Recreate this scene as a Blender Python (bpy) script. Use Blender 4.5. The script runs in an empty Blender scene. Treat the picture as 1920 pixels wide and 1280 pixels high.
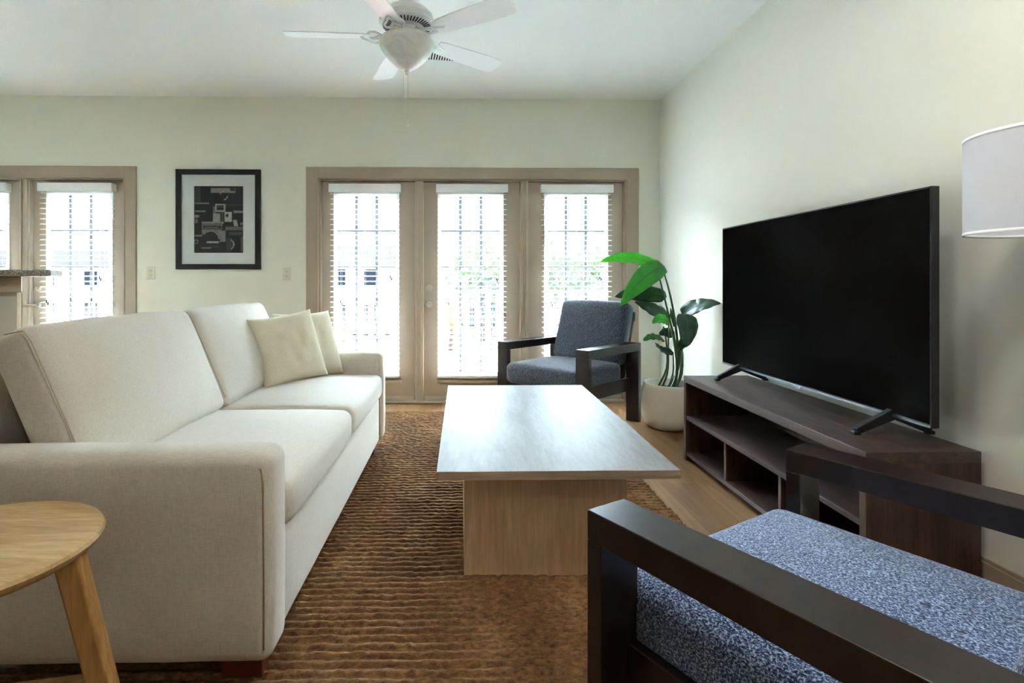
import bpy, math, random
import numpy as np
from mathutils import Vector, Matrix, noise as mnoise
R = math.radians
PI = math.pi
random.seed(7)
scene = bpy.context.scene
C = scene.collection

# ------------------------------------------------------------------ camera
cam_d = bpy.data.cameras.new('camera')
cam = bpy.data.objects.new('camera', cam_d); C.objects.link(cam)
cam.location = (0, 0, 1.092)
cam.rotation_euler = (PI/2, 0, -math.atan(20/1010))
cam_d.sensor_width = 36; cam_d.lens = 36*1010/1920
cam_d.shift_x = (960-886)/1920; cam_d.shift_y = -(640-528)/1920
cam_d.clip_start = 0.02; cam_d.clip_end = 300
scene.camera = cam

# ------------------------------------------------------------------ world, sun, exposure
w = bpy.data.worlds.new('daylight'); scene.world = w; w.use_nodes = True
nt = w.node_tree; bg = nt.nodes['Background']
# pale horizon all round; unseen sky higher up on the sun's side brightened to light the room
BASE, GLARE = .15, 11.5
def wn(typ, **k):
    x = nt.nodes.new(typ)
    for q, v in k.items(): setattr(x, q, v)
    return x
tc_ = wn('ShaderNodeTexCoord'); sep = wn('ShaderNodeSeparateXYZ'); nt.links.new(tc_.outputs['Generated'], sep.inputs[0])
def sm(sock, a, b):
    x = wn('ShaderNodeMapRange', interpolation_type='SMOOTHSTEP'); nt.links.new(sock, x.inputs[0])
    x.inputs[1].default_value = a; x.inputs[2].default_value = b; return x.outputs[0]
m1 = wn('ShaderNodeMath', operation='MULTIPLY'); nt.links.new(sm(sep.outputs[2], .17, .36), m1.inputs[0]); nt.links.new(sm(sep.outputs[1], .0, .5), m1.inputs[1])
m2 = wn('ShaderNodeMath', operation='MULTIPLY_ADD'); nt.links.new(m1.outputs[0], m2.inputs[0]); m2.inputs[1].default_value = GLARE; m2.inputs[2].default_value = BASE
bg.inputs[0].default_value = (0.70, 0.86, 1.0, 1); nt.links.new(m2.outputs[0], bg.inputs[1])
sd = bpy.data.lights.new('sun', 'SUN'); sd.energy = 112; sd.angle = R(1); sd.color = (1, .97, .94)
sun = bpy.data.objects.new('sun', sd); C.objects.link(sun); sun.rotation_euler = Vector((.12, -.46, -.88)).to_track_quat('-Z', 'Y').to_euler()
def portal(name, x0, x1, z0, z1, y):
    d = bpy.data.lights.new(name, 'AREA'); d.shape = 'RECTANGLE'; d.size = x1-x0; d.size_y = z1-z0
    d.cycles.is_portal = True
    o = bpy.data.objects.new(name, d); C.objects.link(o)
    o.location = ((x0+x1)/2, y, (z0+z1)/2); o.rotation_euler = (-PI/2, 0, 0)   # faces into the room
portal('portal_right', -1.25, 1.46, .2, 1.95, 5.02)
portal('portal_left', -4.8, -3.05, .2, 1.95, 5.02)
# fill lamps added at the ceiling, out of view, to brighten the room
FILL = [(1.10, .95, 1.35), (.45, 1.0, .8), (.6, -1.1, .4), (-3.1, 1.3, .8), (-3.9, -1.4, .5)]
for x, y, p_ in FILL:
    d = bpy.data.lights.new('fill_lamp', 'AREA'); d.shape = 'DISK'; d.size = .34; d.energy = p_; d.color = (1, .95, .88)
    o = bpy.data.objects.new('fill_lamp', d); C.objects.link(o); o.location = (x, y, 2.700)
scene.view_settings.view_transform = 'Standard'; scene.view_settings.look = 'None'
scene.view_settings.gamma = 1; scene.view_settings.use_curve_mapping = False
scene.view_settings.exposure = 3.72
cy = scene.cycles
cy.max_bounces = 10; cy.diffuse_bounces = 6; cy.glossy_bounces = 4; cy.transparent_max_bounces = 24
cy.transmission_bounces = 6; cy.sample_clamp_indirect = 8; cy.use_denoising = True
cy.caustics_reflective = False; cy.caustics_refractive = False

# ------------------------------------------------------------------ materials
def lin(c):
    out = []
    for v in c:
        v /= 255
        out.append(v/12.92 if v <= .04045 else ((v+.055)/1.055)**2.4)
    return (*out, 1)
def mat(name, rgb, rough=.6, metal=0, spec=.5, **kw):
    m = bpy.data.materials.new(name); m.use_nodes = True
    b = m.node_tree.nodes['Principled BSDF']
    b.inputs['Base Color'].default_value = lin(rgb); b.inputs['Roughness'].default_value = rough
    b.inputs['Metallic'].default_value = metal; b.inputs['Specular IOR Level'].default_value = spec
    for k, v in kw.items(): b.inputs[k.replace('_', ' ')].default_value = v
    return m
class N:
    """small node helper"""
    def __init__(s, m): s.m = m; s.t = m.node_tree; s.b = s.t.nodes['Principled BSDF']
    def n(s, typ, **kw):
        x = s.t.nodes.new(typ)
        for k, v in kw.items():
            if k in x.inputs: x.inputs[k].default_value = v
            else: setattr(x, k, v)
        return x
    def l(s, a, b): s.t.links.new(a, b)
    def coord(s, scale=(1, 1, 1), rot=(0, 0, 0), which='Object'):
        tc = s.n('ShaderNodeTexCoord'); mp = s.n('ShaderNodeMapping')
        mp.inputs['Scale'].default_value = scale; mp.inputs['Rotation'].default_value = rot
        s.l(tc.outputs[which], mp.inputs['Vector']); return mp.outputs[0]
    def noise(s, vec, scale, detail=4, rough=.5, dist=0):
        x = s.n('ShaderNodeTexNoise'); x.inputs['Scale'].default_value = scale; x.inputs['Detail'].default_value = detail
        x.inputs['Roughness'].default_value = rough; x.inputs['Distortion'].default_value = dist
        s.l(vec, x.inputs['Vector']); return x.outputs[0]
    def ramp(s, fac, stops):
        x = s.n('ShaderNodeValToRGB'); e = x.color_ramp.elements
        while len(e) < len(stops): e.new(.5)
        for el, (p, c) in zip(e, stops): el.position = p; el.color = lin(c)
        s.l(fac, x.inputs[0]); return x.outputs[0]
    def mix(s, fac, a, b, mode='MIX'):
        x = s.n('ShaderNodeMix', data_type='RGBA', blend_type=mode)
        if isinstance(fac, (int, float)): x.inputs[0].default_value = fac
        else: s.l(fac, x.inputs[0])
        for i, v in ((6, a), (7, b)):
            if isinstance(v, tuple): x.inputs[i].default_value = v
            else: s.l(v, x.inputs[i])
        return x.outputs[2]
    def bump(s, h, strength=.3, dist=.002):
        x = s.n('ShaderNodeBump'); x.inputs['Strength'].default_value = strength; x.inputs['Distance'].default_value = dist
        s.l(h, x.inputs['Height']); s.l(x.outputs[0], s.b.inputs['Normal'])
    def col(s, c): s.l(c, s.b.inputs['Base Color'])

def wood(name, c0, c1, c2, grain=(18, 1.2, 18), rough=.45, fine=9, bump=.08, spec=.5, streak=.5):
    m = mat(name, c1, rough, spec=spec); n = N(m)
    v = n.coord(grain)
    a = n.noise(v, 1.0, 6, .62, .8)
    c = n.ramp(a, [(.3, c0), (.52, c1), (.72, c2)])
    v2 = n.coord(tuple(q*fine for q in grain))
    f = n.noise(v2, 1.0, 3, .6)
    g = n.ramp(f, [(.35, (150, 150, 150)), (.62, (255, 255, 255))])
    n.col(n.mix(streak, c, g, 'MULTIPLY'))
    n.bump(f, bump, .001); return m
def fabric(name, c0, c1, scale=420, rough=.95, bump=.35, weave=True):
    m = mat(name, c1, rough, spec=.15); n = N(m)
    m.node_tree.nodes['Principled BSDF'].inputs['Sheen Weight'].default_value = .25
    v = n.coord()
    a = n.noise(n.coord((1, 1, .12)), scale, 2, .6); b = n.noise(n.coord((.12, 1, 1)), scale, 2, .6)
    ad = n.n('ShaderNodeMath', operation='ADD'); n.l(a, ad.inputs[0]); n.l(b, ad.inputs[1])
    hf = n.n('ShaderNodeMath', operation='MULTIPLY'); n.l(ad.outputs[0], hf.inputs[0]); hf.inputs[1].default_value = .5
    n.col(n.ramp(hf.outputs[0], [(.36, c0), (.6, c1)]))
    n.bump(hf.outputs[0], bump, .0015); return m
def melange(name, dark, mid, light, scale=230):
    m = mat(name, mid, .95, spec=.12); n = N(m)
    m.node_tree.nodes['Principled BSDF'].inputs['Sheen Weight'].default_value = .3
    a = n.noise(n.coord((1, .7, 1), (0, 0, .6)), scale, 3, .62, .3)
    n.col(n.ramp(a, [(.38, dark), (.5, mid), (.62, light)]))
    n.bump(a, .5, .0015); return m

M = {}
M['wall'] = mat('wall_paint', (233, 234, 222), .75, spec=.3)
n = N(M['wall']); n.bump(n.noise(n.coord(), 180, 3), .06, .001)
M['ceiling'] = mat('ceiling_paint', (242, 244, 240), .7, spec=.3)
n = N(M['ceiling']); n.bump(n.noise(n.coord(), 120, 3), .08, .001)
M['taupe'] = mat('taupe_paint', (172, 157, 140), .45)
M['taupe_light'] = mat('taupe_light_paint', (186, 174, 157), .45)
M['sofa'] = fabric('sofa_linen', (196, 189, 176), (214, 208, 196), 380, bump=.22)
M['pillow'] = fabric('pillow_cotton', (208, 199, 172), (228, 221, 197), 500, bump=.2)
M['piping'] = mat('sofa_seam', (188, 175, 153), .9)
M['denim'] = melange('blue_melange_fabric', (18, 26, 48), (66, 88, 130), (180, 198, 226), 310)
M['denim_far'] = melange('blue_grey_melange_fabric', (24, 27, 36), (60, 68, 84), (124, 134, 152), 260)
M['espresso'] = wood('espresso_wood', (26, 16, 15), (36, 23, 21), (46, 30, 27), (14, 14, 14), .33, 6, .03, streak=.25)
M['console'] = wood('walnut_veneer', (52, 38, 34), (72, 54, 48), (98, 77, 68), (26, 1.6, 26), .42, 8, .15, streak=.45)
M['console_v'] = wood('walnut_veneer_upright', (50, 32, 25), (70, 46, 36), (92, 64, 50), (26, 26, 1.6), .45, 8, .12, streak=.45)
M['oak_top'] = wood('bleached_oak_top', (124, 121, 120), (136, 134, 133), (146, 144, 144), (9, 1.6, 9), .45, 9, .06, spec=.045, streak=.18)
M['oak_edge'] = wood('oak_edge_band', (150, 128, 102), (172, 148, 118), (188, 166, 136), (2, 9, 20), .5, 8, .04, streak=.25)
M['oak_base'] = wood('beech_base', (214, 172, 126), (230, 192, 148), (240, 208, 170), (9, 9, .7), .5, 9, .06, streak=.3)
M['ash'] = wood('pale_ash_wood', (176, 140, 90), (204, 170, 118), (220, 192, 146), (3, 22, 22), .45, 6, .08, streak=.3)
M['ash_leg'] = wood('ash_leg_wood', (160, 116, 62), (190, 146, 88), (206, 168, 112), (24, 24, 2), .5, 6, .08, streak=.3)
M['leg_red'] = mat('cherry_stained_wood', (98, 44, 26), .35)
M['white'] = mat('white_enamel', (242, 244, 243), .4, spec=.25)
M['blind'] = mat('white_blind_slat', (240, 242, 242), .45)
M['cord'] = mat('cord', (215, 215, 210), .8)
M['black'] = mat('black_plastic', (17, 17, 19), .42)
M['screen'] = mat('tv_screen', (16, 15, 14), .6, spec=0)
M['silver'] = mat('silver_strip', (120, 124, 132), .3, 1)
M['nickel'] = mat('satin_nickel', (190, 182, 172), .28, 1)
M['frame'] = mat('black_frame_lacquer', (16, 15, 20), .5)
M['matboard'] = mat('white_matboard', (205, 210, 212), .8)
M['plate'] = mat('cream_plastic', (222, 219, 202), .45)
M['dark'] = mat('dark_void', (14, 14, 14), .8)
M['pot'] = mat('matte_white_ceramic', (216, 210, 198), .5)
M['soil'] = mat('dark_soil', (38, 44, 40), .95)
M['shade'] = mat('lampshade_linen', (226, 230, 238), .9, spec=.1)
M['steel'] = mat('brushed_steel', (150, 150, 150), .35, 1)
M['rubber'] = mat('weatherstrip', (60, 52, 44), .8)
M['granite'] = mat('speckled_granite', (170, 168, 158), .3); n = N(M['granite'])
n.col(n.ramp(n.noise(n.coord(), 90, 4, .7), [(.35, (92, 90, 84)), (.5, (176, 176, 166)), (.62, (226, 226, 216))]))
M['trimwood'] = wood('pale_bar_trim', (190, 172, 146), (214, 202, 180), (226, 216, 198), (2, 8, 22), .5, 4, .05, streak=.2)
# alabaster bowl
M['alabaster'] = mat('alabaster_glass', (226, 232, 222), .3, Subsurface_Weight=.3); n = N(M['alabaster'])
n.col(n.ramp(n.noise(n.coord(), 9, 4, .6, 1.5), [(.35, (224, 232, 224)), (.65, (244, 247, 243))]))
# thin window glass: see-through with a faint mirror
g = bpy.data.materials.new('window_glass'); g.use_nodes = True; t = g.node_tree; t.nodes.clear()
o_ = t.nodes.new('ShaderNodeOutputMaterial'); tr = t.nodes.new('ShaderNodeBsdfTransparent'); gl = t.nodes.new('ShaderNodeBsdfGlossy')
tr.inputs[0].default_value = (.94, .97, .97, 1); gl.inputs['Roughness'].default_value = .02
fr = t.nodes.new('ShaderNodeFresnel'); fr.inputs[0].default_value = 1.3; mx = t.nodes.new('ShaderNodeMixShader')
t.links.new(fr.outputs[0], mx.inputs[0]); t.links.new(tr.outputs[0], mx.inputs[1]); t.links.new(gl.outputs[0], mx.inputs[2]); t.links.new(mx.outputs[0], o_.inputs[0])
M['glass'] = g
# floor planks
def floor_mat():
    m = mat('oak_plank_floor', (150, 116, 78), .36); n = N(m)
    br = n.n('ShaderNodeTexBrick'); v = n.coord((1, 1, 1), (0, 0, PI/2))
    n.l(v, br.inputs['Vector'])
    for k, x in (('Scale', 1.0), ('Mortar Size', .0016), ('Brick Width', 1.22), ('Row Height', .18), ('Mortar Smooth', .1), ('Bias', 0)): br.inputs[k].default_value = x
    br.offset = .37
    br.inputs['Color1'].default_value = lin((128, 94, 62)); br.inputs['Color2'].default_value = lin((146, 110, 74)); br.inputs['Mortar'].default_value = lin((88, 62, 40))
    a = n.noise(n.coord((22, 1.5, 1)), 1, 6, .62, .8)
    g = n.ramp(a, [(.32, (178, 170, 160)), (.6, (255, 255, 255))])
    n.col(n.mix(.7, br.outputs[0], g, 'MULTIPLY')); n.bump(a, .05, .001); return m
M['floor'] = floor_mat()
def jute_mat():
    m = mat('jute_yarn', (140, 104, 70), .9, spec=.15); n = N(m)
    big = n.noise(n.coord((2.2, 1.1, 1)), 1.6, 3, .6)
    c1 = n.ramp(big, [(.3, (128, 92, 62)), (.55, (154, 118, 80)), (.75, (184, 150, 108))])
    lump = n.noise(n.coord((1, 2.2, 1)), 46, 4, .7)
    c2 = n.ramp(lump, [(.3, (105, 92, 84)), (.55, (215, 210, 204)), (.72, (255, 252, 246))])
    n.col(n.mix(.85, c1, c2, 'MULTIPLY'))
    f = n.noise(n.coord((1, 1.6, 1)), 240, 3, .65); n.bump(f, .7, .003); return m
M['jute'] = jute_mat()
def leaf_mat(name, a, b, trans):
    m = mat(name, a, .38); n = N(m)
    c = n.ramp(n.noise(n.coord((1, 1, 1)), 14, 3), [(.35, a), (.65, b)]); n.col(c)
    t = m.node_tree; tl = t.nodes.new('ShaderNodeBsdfTranslucent'); tl.inputs[0].default_value = lin(trans)
    mxx = t.nodes.new('ShaderNodeMixShader'); mxx.inputs[0].default_value = .35
    out = t.nodes['Material Output']
    t.links.new(n.b.outputs[0], mxx.inputs[1]); t.links.new(tl.outputs[0], mxx.inputs[2]); t.links.new(mxx.outputs[0], out.inputs[0])
    return m
M['leaf'] = leaf_mat('leaf_green', (42, 104, 40), (58, 134, 48), (90, 190, 60))
M['leaf_bright'] = leaf_mat('leaf_bright_green', (50, 150, 40), (78, 180, 54), (110, 220, 60))
M['leaf_dark'] = leaf_mat('leaf_dark_green', (30, 62, 42), (44, 84, 54), (50, 100, 50))
M['stem'] = mat('stem_green', (52, 92, 52), .45)
M['concrete'] = mat('pale_concrete', (190, 188, 182), .9)
M['ext_white'] = mat('exterior_white', (235, 235, 232), .7)
M['ext_wall'] = mat('pale_siding', (214, 208, 198), .8)
M['ext_blue'] = mat('blue_grey_siding', (120, 140, 165), .8)
M['roof'] = mat('grey_shingle', (110, 110, 116), .9)
M['foliage'] = mat('tree_leaves', (78, 92, 72), .9)
M['foliage2'] = mat('autumn_leaves', (190, 104, 50), .9)
M['foliage3'] = mat('dark_tree_leaves', (40, 62, 66), .9)
M['bark'] = mat('bark', (80, 66, 52), .9)
M['asphalt'] = mat('asphalt', (46, 46, 50), .95)
M['balcony'] = mat('pale_balcony_boards', (240, 240, 237), .8)
M['muntin'] = mat('backlit_muntin', (88, 94, 100), .5)  # white bars coloured grey to stand in for their backlit shade
M['tyre'] = mat('tyre', (22, 22, 24), .8)
M['carglass'] = mat('car_glass', (30, 40, 52), .1)

# ------------------------------------------------------------------ mesh helpers
class MB:
    def __init__(s): s.v = []; s.f = []; s.mi = []; s.cur = 0
    def add(s, vs, fs):
        b = len(s.v); s.v += [tuple(x) for x in vs]; s.f += [tuple(b+i for i in f) for f in fs]; s.mi += [s.cur]*len(fs); return s
    def box(s, x0, x1, y0, y1, z0, z1, M4=None):
        vs = [Vector((x, y, z)) for z in (z0, z1) for y in (y0, y1) for x in (x0, x1)]
        if M4: vs = [M4 @ v for v in vs]
        return s.add(vs, [(0, 2, 3, 1), (4, 5, 7, 6), (0, 1, 5, 4), (2, 6, 7, 3), (0, 4, 6, 2), (1, 3, 7, 5)])
    def bar(s, a, b, w, d, side=(0, 0, 1), w2=None, d2=None):
        a, b = Vector(a), Vector(b); t = (b-a).normalized(); sd = Vector(side)
        u = sd.cross(t).normalized(); v = t.cross(u).normalized(); w2 = w2 or w; d2 = d2 or d
        vs = []
        for p, ww, dd in ((a, w, d), (b, w2, d2)):
            for i, j in ((-1, -1), (1, -1), (1, 1), (-1, 1)): vs.append(p+u*i*ww/2+v*j*dd/2)
        return s.add(vs, [(3, 2, 1, 0), (4, 5, 6, 7), (0, 1, 5, 4), (1, 2, 6, 5), (2, 3, 7, 6), (3, 0, 4, 7)])
    def tube(s, pts, r, n=8, caps=True):
        pts = [Vector(p) for p in pts]; k = len(pts); rs = r if isinstance(r, (list, tuple)) else [r]*k
        t0 = (pts[1]-pts[0]).normalized(); u = t0.orthogonal().normalized(); vs = []
        for i, p in enumerate(pts):
            t = (pts[min(i+1, k-1)]-pts[max(i-1, 0)]).normalized()
            u = (u-t*u.dot(t)).normalized(); v = t.cross(u)
            for j in range(n):
                a = 2*PI*j/n; vs.append(p+(u*math.cos(a)+v*math.sin(a))*rs[i])
        fs = [(i*n+j, i*n+(j+1) % n, (i+1)*n+(j+1) % n, (i+1)*n+j) for i in range(k-1) for j in range(n)]
        if caps: fs += [tuple(range(n-1, -1, -1)), tuple((k-1)*n+j for j in range(n))]
        return s.add(vs, fs)
    def lathe(s, prof, n=40, c=(0, 0, 0)):
        vs = []; k = len(prof)
        for r, z in prof:
            for j in range(n):
                a = 2*PI*j/n; vs.append((c[0]+r*math.cos(a), c[1]+r*math.sin(a), c[2]+z))
        fs = [(i*n+j, i*n+(j+1) % n, (i+1)*n+(j+1) % n, (i+1)*n+j) for i in range(k-1) for j in range(n)]
        return s.add(vs, fs)
    def prism(s, poly, h0, h1, axis='z', M4=None):
        k = len(poly)
        def P(a, b, h): return Vector({'z': (a, b, h), 'y': (a, h, b), 'x': (h, a, b)}[axis])
        vs = [P(a, b, h0) for a, b in poly]+[P(a, b, h1) for a, b in poly]
        if M4: vs = [M4 @ v for v in vs]
        fs = [tuple(range(k-1, -1, -1)), tuple(range(k, 2*k))]+[(i, (i+1) % k, k+(i+1) % k, k+i) for i in range(k)]
        return s.add(vs, fs)
    def build(s, name, m, parent=None, bevel=0, smooth=False, segs=2, loc=None):
        me = bpy.data.meshes.new(name); me.from_pydata(s.v, [], s.f); me.update()
        ms = m if isinstance(m, (list, tuple)) else [m]
        for q in ms: me.materials.append(q)
        if len(ms) > 1: me.polygons.foreach_set('material_index', s.mi)
        import bmesh
        bm = bmesh.new(); bm.from_mesh(me); bmesh.ops.recalc_face_normals(bm, faces=bm.faces); bm.to_mesh(me); bm.free()
        if smooth: me.polygons.foreach_set('use_smooth', [True]*len(me.polygons))
        o = bpy.data.objects.new(name, me); C.objects.link(o)
        if parent: o.parent = parent
        if loc: o.location = loc
        if bevel:
            b = o.modifiers.new('bevel', 'BEVEL'); b.width = bevel; b.segments = segs; b.limit_method = 'ANGLE'; b.angle_limit = R(40)
        return o
def tag(o, label, cat, group=None, kind=None):
    if label: o['label'] = label
    if cat: o['category'] = cat
    if group: o['group'] = group
    if kind: o['kind'] = kind
    return o
def thing(name, label, cat, loc=(0, 0, 0), rz=0, group=None):
    o = bpy.data.objects.new(name, None); C.objects.link(o); o.location = loc; o.rotation_euler = (0, 0, rz)
    return tag(o, label, cat, group)
def struct(o, label=None):
    o['kind'] = 'structure'
    if label: o['label'] = label
    return o
def smooth_angle(o, ang=35):
    me = o.data; me.polygons.foreach_set('use_smooth', [True]*len(me.polygons))
    try: me.set_sharp_from_angle(angle=R(ang))
    except Exception: pass
    return o
def copy_tree(o, parent=None):
    c = o.copy(); C.objects.link(c); c.parent = parent
    for ch in list(o.children): copy_tree(ch, c)
    return c

def cushion(name, m, parent, size, r, crown=(0, 0, 0), n=(28, 28, 8), M4=None, wrinkle=.0, seed=0, pinch=0, taper=None):
    """rounded box puffed on chosen faces. size = full lengths"""
    hx, hy, hz = (q/2 for q in size)
    import bmesh
    def axis(k, h):
        t = np.linspace(-1, 1, k+1); return h*np.sin(t*PI/2)**1*np.where(True, 1, 1)
    xs, ys, zs = (axis(k, h) for k, h in zip(n, (hx, hy, hz)))
    # finer sampling in the rounded rims
    def rim(k, h):
        core = np.linspace(-(h-r), h-r, max(2, k-5)); a = np.array([1, .7, .38])
        return np.concatenate([-(h-r)-r*a, core, h-r+r*a[::-1]])
    xs, ys, zs = rim(n[0], hx), rim(n[1], hy), rim(n[2], hz)
    idx = {}; vs = []; fs = []
    def vid(i, j, k):
        key = (i, j, k)
        if key not in idx: idx[key] = len(vs); vs.append(key)
        return idx[key]
    I, J, K = len(xs)-1, len(ys)-1, len(zs)-1
    for i in range(I):
        for j in range(J): fs.append((vid(i, j, 0), vid(i, j+1, 0), vid(i+1, j+1, 0), vid(i+1, j, 0))); fs.append((vid(i, j, K), vid(i+1, j, K), vid(i+1, j+1, K), vid(i, j+1, K)))
    for i in range(I):
        for k in range(K): fs.append((vid(i, 0, k), vid(i+1, 0, k), vid(i+1, 0, k+1), vid(i, 0, k+1))); fs.append((vid(i, J, k), vid(i, J, k+1), vid(i+1, J, k+1), vid(i+1, J, k)))
    for j in range(J):
        for k in range(K): fs.append((vid(0, j, k), vid(0, j, k+1), vid(0, j+1, k+1), vid(0, j+1, k))); fs.append((vid(I, j, k), vid(I, j+1, k), vid(I, j+1, k+1), vid(I, j, k+1)))
    out = []
    for (i, j, k) in vs:
        p = Vector((xs[i], ys[j], zs[k]))
        q = Vector((max(-(hx-r), min(hx-r, p.x)), max(-(hy-r), min(hy-r, p.y)), max(-(hz-r), min(hz-r, p.z))))
        d = p-q
        if d.length > 1e-9: p = q+d.normalized()*r
        u, v, t = p.x/hx, p.y/hy, p.z/hz
        fu, fv, ft = (max(0, 1-abs(a)**2.6) for a in (u, v, t))
        p2 = p.copy()
        p2.z += (crown[2] if t > 0 else crown[2]*.3)*fu*fv*t
        p2.y += crown[1]*fu*ft*v
        p2.x += crown[0]*fv*ft*u
        if pinch: 
            s = 1-pinch*(1-min(1, abs(u*v)))*0; p2.z *= s
        if wrinkle:
            nz = mnoise.noise(Vector((p.x*5+seed, p.y*9, p.z*5)))+.5*mnoise.noise(Vector((p.x*14, p.y*22+seed, p.z*10)))
            p2 += d.normalized()*nz*wrinkle if d.length > 1e-9 else Vector((0, 0, nz*wrinkle))
        if taper: p2 = taper(p2)
        out.append(M4 @ p2 if M4 else p2)
    mb = MB(); mb.add(out, fs)
    return mb.build(name, m, parent, smooth=True)

def pillow(name, m, label, M4, S=.42, T=.14, group=None, seed=0):
    k = 26; mb = MB(); vs = []; fs = []
    for side in (1, -1):
        for i in range(k+1):
            for j in range(k+1):
                u, v = -1+2*i/k, -1+2*j/k
                th = T/2*((1-u**2)*(1-v**2))**.42 if abs(u) < 1 and abs(v) < 1 else 0
                px = u*(1-.07*(1-v*v)); py = v*(1-.07*(1-u*u))
                wv = .006*mnoise.noise(Vector((u*3+seed, v*3, side)))*(1-u*u)*(1-v*v)*2
                vs.append(M4 @ Vector((px*S/2, py*S/2, side*(th+.003+wv))))
    def id(s, i, j): return s*(k+1)**2+i*(k+1)+j
    for i in range(k):
        for j in range(k):
            fs.append((id(0, i, j), id(0, i+1, j), id(0, i+1, j+1), id(0, i, j+1)))
            fs.append((id(1, i, j), id(1, i, j+1), id(1, i+1, j+1), id(1, i+1, j)))
    for i in range(k):
        fs += [(id(0, i, 0), id(1, i, 0), id(1, i+1, 0), id(0, i+1, 0)), (id(0, i, k), id(0, i+1, k), id(1, i+1, k), id(1, i, k)),
               (id(0, 0, i), id(0, 0, i+1), id(1, 0, i+1), id(1, 0, i)), (id(0, k, i), id(1, k, i), id(1, k, i+1), id(0, k, i+1))]
    mb.add(vs, fs); o = mb.build(name, m, smooth=True); return tag(o, label, 'throw pillow', group)

# ------------------------------------------------------------------ room shell
YW = 4.856; XW = 1.796; H = 2.743; XL = -6.2; YB = -3.2; T = .16
struct(MB().box(XL-T, XW+T, YB-T, YW+T, -.12, 0).build('floor', M['floor']))
struct(MB().box(XL-T, XW+T, YB-T, YW+T, H, H+.15).build('ceiling', M['ceiling']))
struct(MB().box(XW, XW+T, YB-T, YW+T, 0, H).build('wall_right', M['wall']))
struct(MB().box(XL-T, XL, YB-T, YW+T, 0, H).build('wall_left', M['wall']))
struct(MB().box(XL, XW, YB-T, YB, 0, H).build('wall_front', M['wall']))
OP = [(-1.286, 1.494), (-4.80, -2.998)]; OZ = 2.012
wb = MB()
wb.box(OP[0][1], XW, YW, YW+T, 0, H).box(OP[1][1], OP[0][0], YW, YW+T, 0, H).box(XL, OP[1][0], YW, YW+T, 0, H)
wb.box(OP[0][0], OP[0][1], YW, YW+T, OZ, H).box(OP[1][0], OP[1][1], YW, YW+T, OZ, H)
struct(wb.build('wall_back', M['wall']))
# baseboards
bb = MB()
for a, b in ((1.596, XW-.014), (-2.902, -1.395), (XL, -4.91)):
    bb.box(a, b, YW-.014, YW, 0, .135).box(a, b, YW-.009, YW, .135, .15)
    bb.box(a, b, YW-.026, YW-.014, 0, .02)
struct(bb.build('baseboard_back', M['taupe'], bevel=.002))
br_ = MB().box(XW-.014, XW, YB, YW, 0, .135).box(XW-.009, XW, YB, YW, .135, .15).box(XW-.026, XW-.014, YB, YW-.03, 0, .02)
struct(br_.build('baseboard_right', M['taupe'], bevel=.002))
struct(MB().box(XL, XL+.014, YB, YW-.02, 0, .15).build('baseboard_left', M['taupe'], bevel=.002))
# casings
def casing(n, x0, x1, name):
    m = MB(); cw = .105; y0, y1 = YW-.02, YW
    m.box(x0-cw, x0, y0, y1, 0, OZ+cw).box(x1, x1+cw, y0, y1, 0, OZ+cw).box(x0, x1, y0, y1, OZ, OZ+cw)
    # inner bead and jamb
    m.box(x0-.012, x0, y0-.006, y0, 0, OZ+.012).box(x1, x1+.012, y0-.006, y0, 0, OZ+.012).box(x0, x1, y0-.006, y0, OZ, OZ+.012)
    m.box(x0, x0+.018, YW+.001, YW+T, 0, OZ).box(x1-.018, x1, YW+.001, YW+T, 0, OZ).box(x0, x1, YW+.001, YW+T, OZ-.012, OZ)
    struct(m.build(name, M['taupe'], bevel=.002))
casing(1, *OP[0], 'trim_1'); casing(2, *OP[1], 'trim_2')
MU = [(-.422, -.35), (.53, .602), (-3.93, -3.84)]
mm = MB()
for a, b in MU:
    mm.box(a, b, YW+.01, YW+.092, .02, OZ-.012).box(a+.014, a+.024, YW-.002, YW+.01, .02, OZ-.012).box(b-.024, b-.014, YW-.002, YW+.01, .02, OZ-.012)
for a, b in MU: mm.box(a-.012, b+.012, YW+.092, YW+T, .02, OZ-.012)
for a, b in OP: mm.box(a+.018, a+.034, YW+.092, YW+T, .02, OZ-.012).box(b-.034, b-.018, YW+.092, YW+T, .02, OZ-.012).box(a+.03, b-.03, YW+.092, YW+T, OZ-.035, OZ-.012)
struct(mm.build('trim_3', M['taupe_light'], bevel=.003))
th = MB()
for a, b in OP:
    th.box(a+.018, b-.018, YW-.02, YW+T, 0, .022).box(a+.018, b-.018, YW+.092, YW+T, .022, .04)
struct(th.build('trim_4', M['taupe_light'], bevel=.006))

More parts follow.
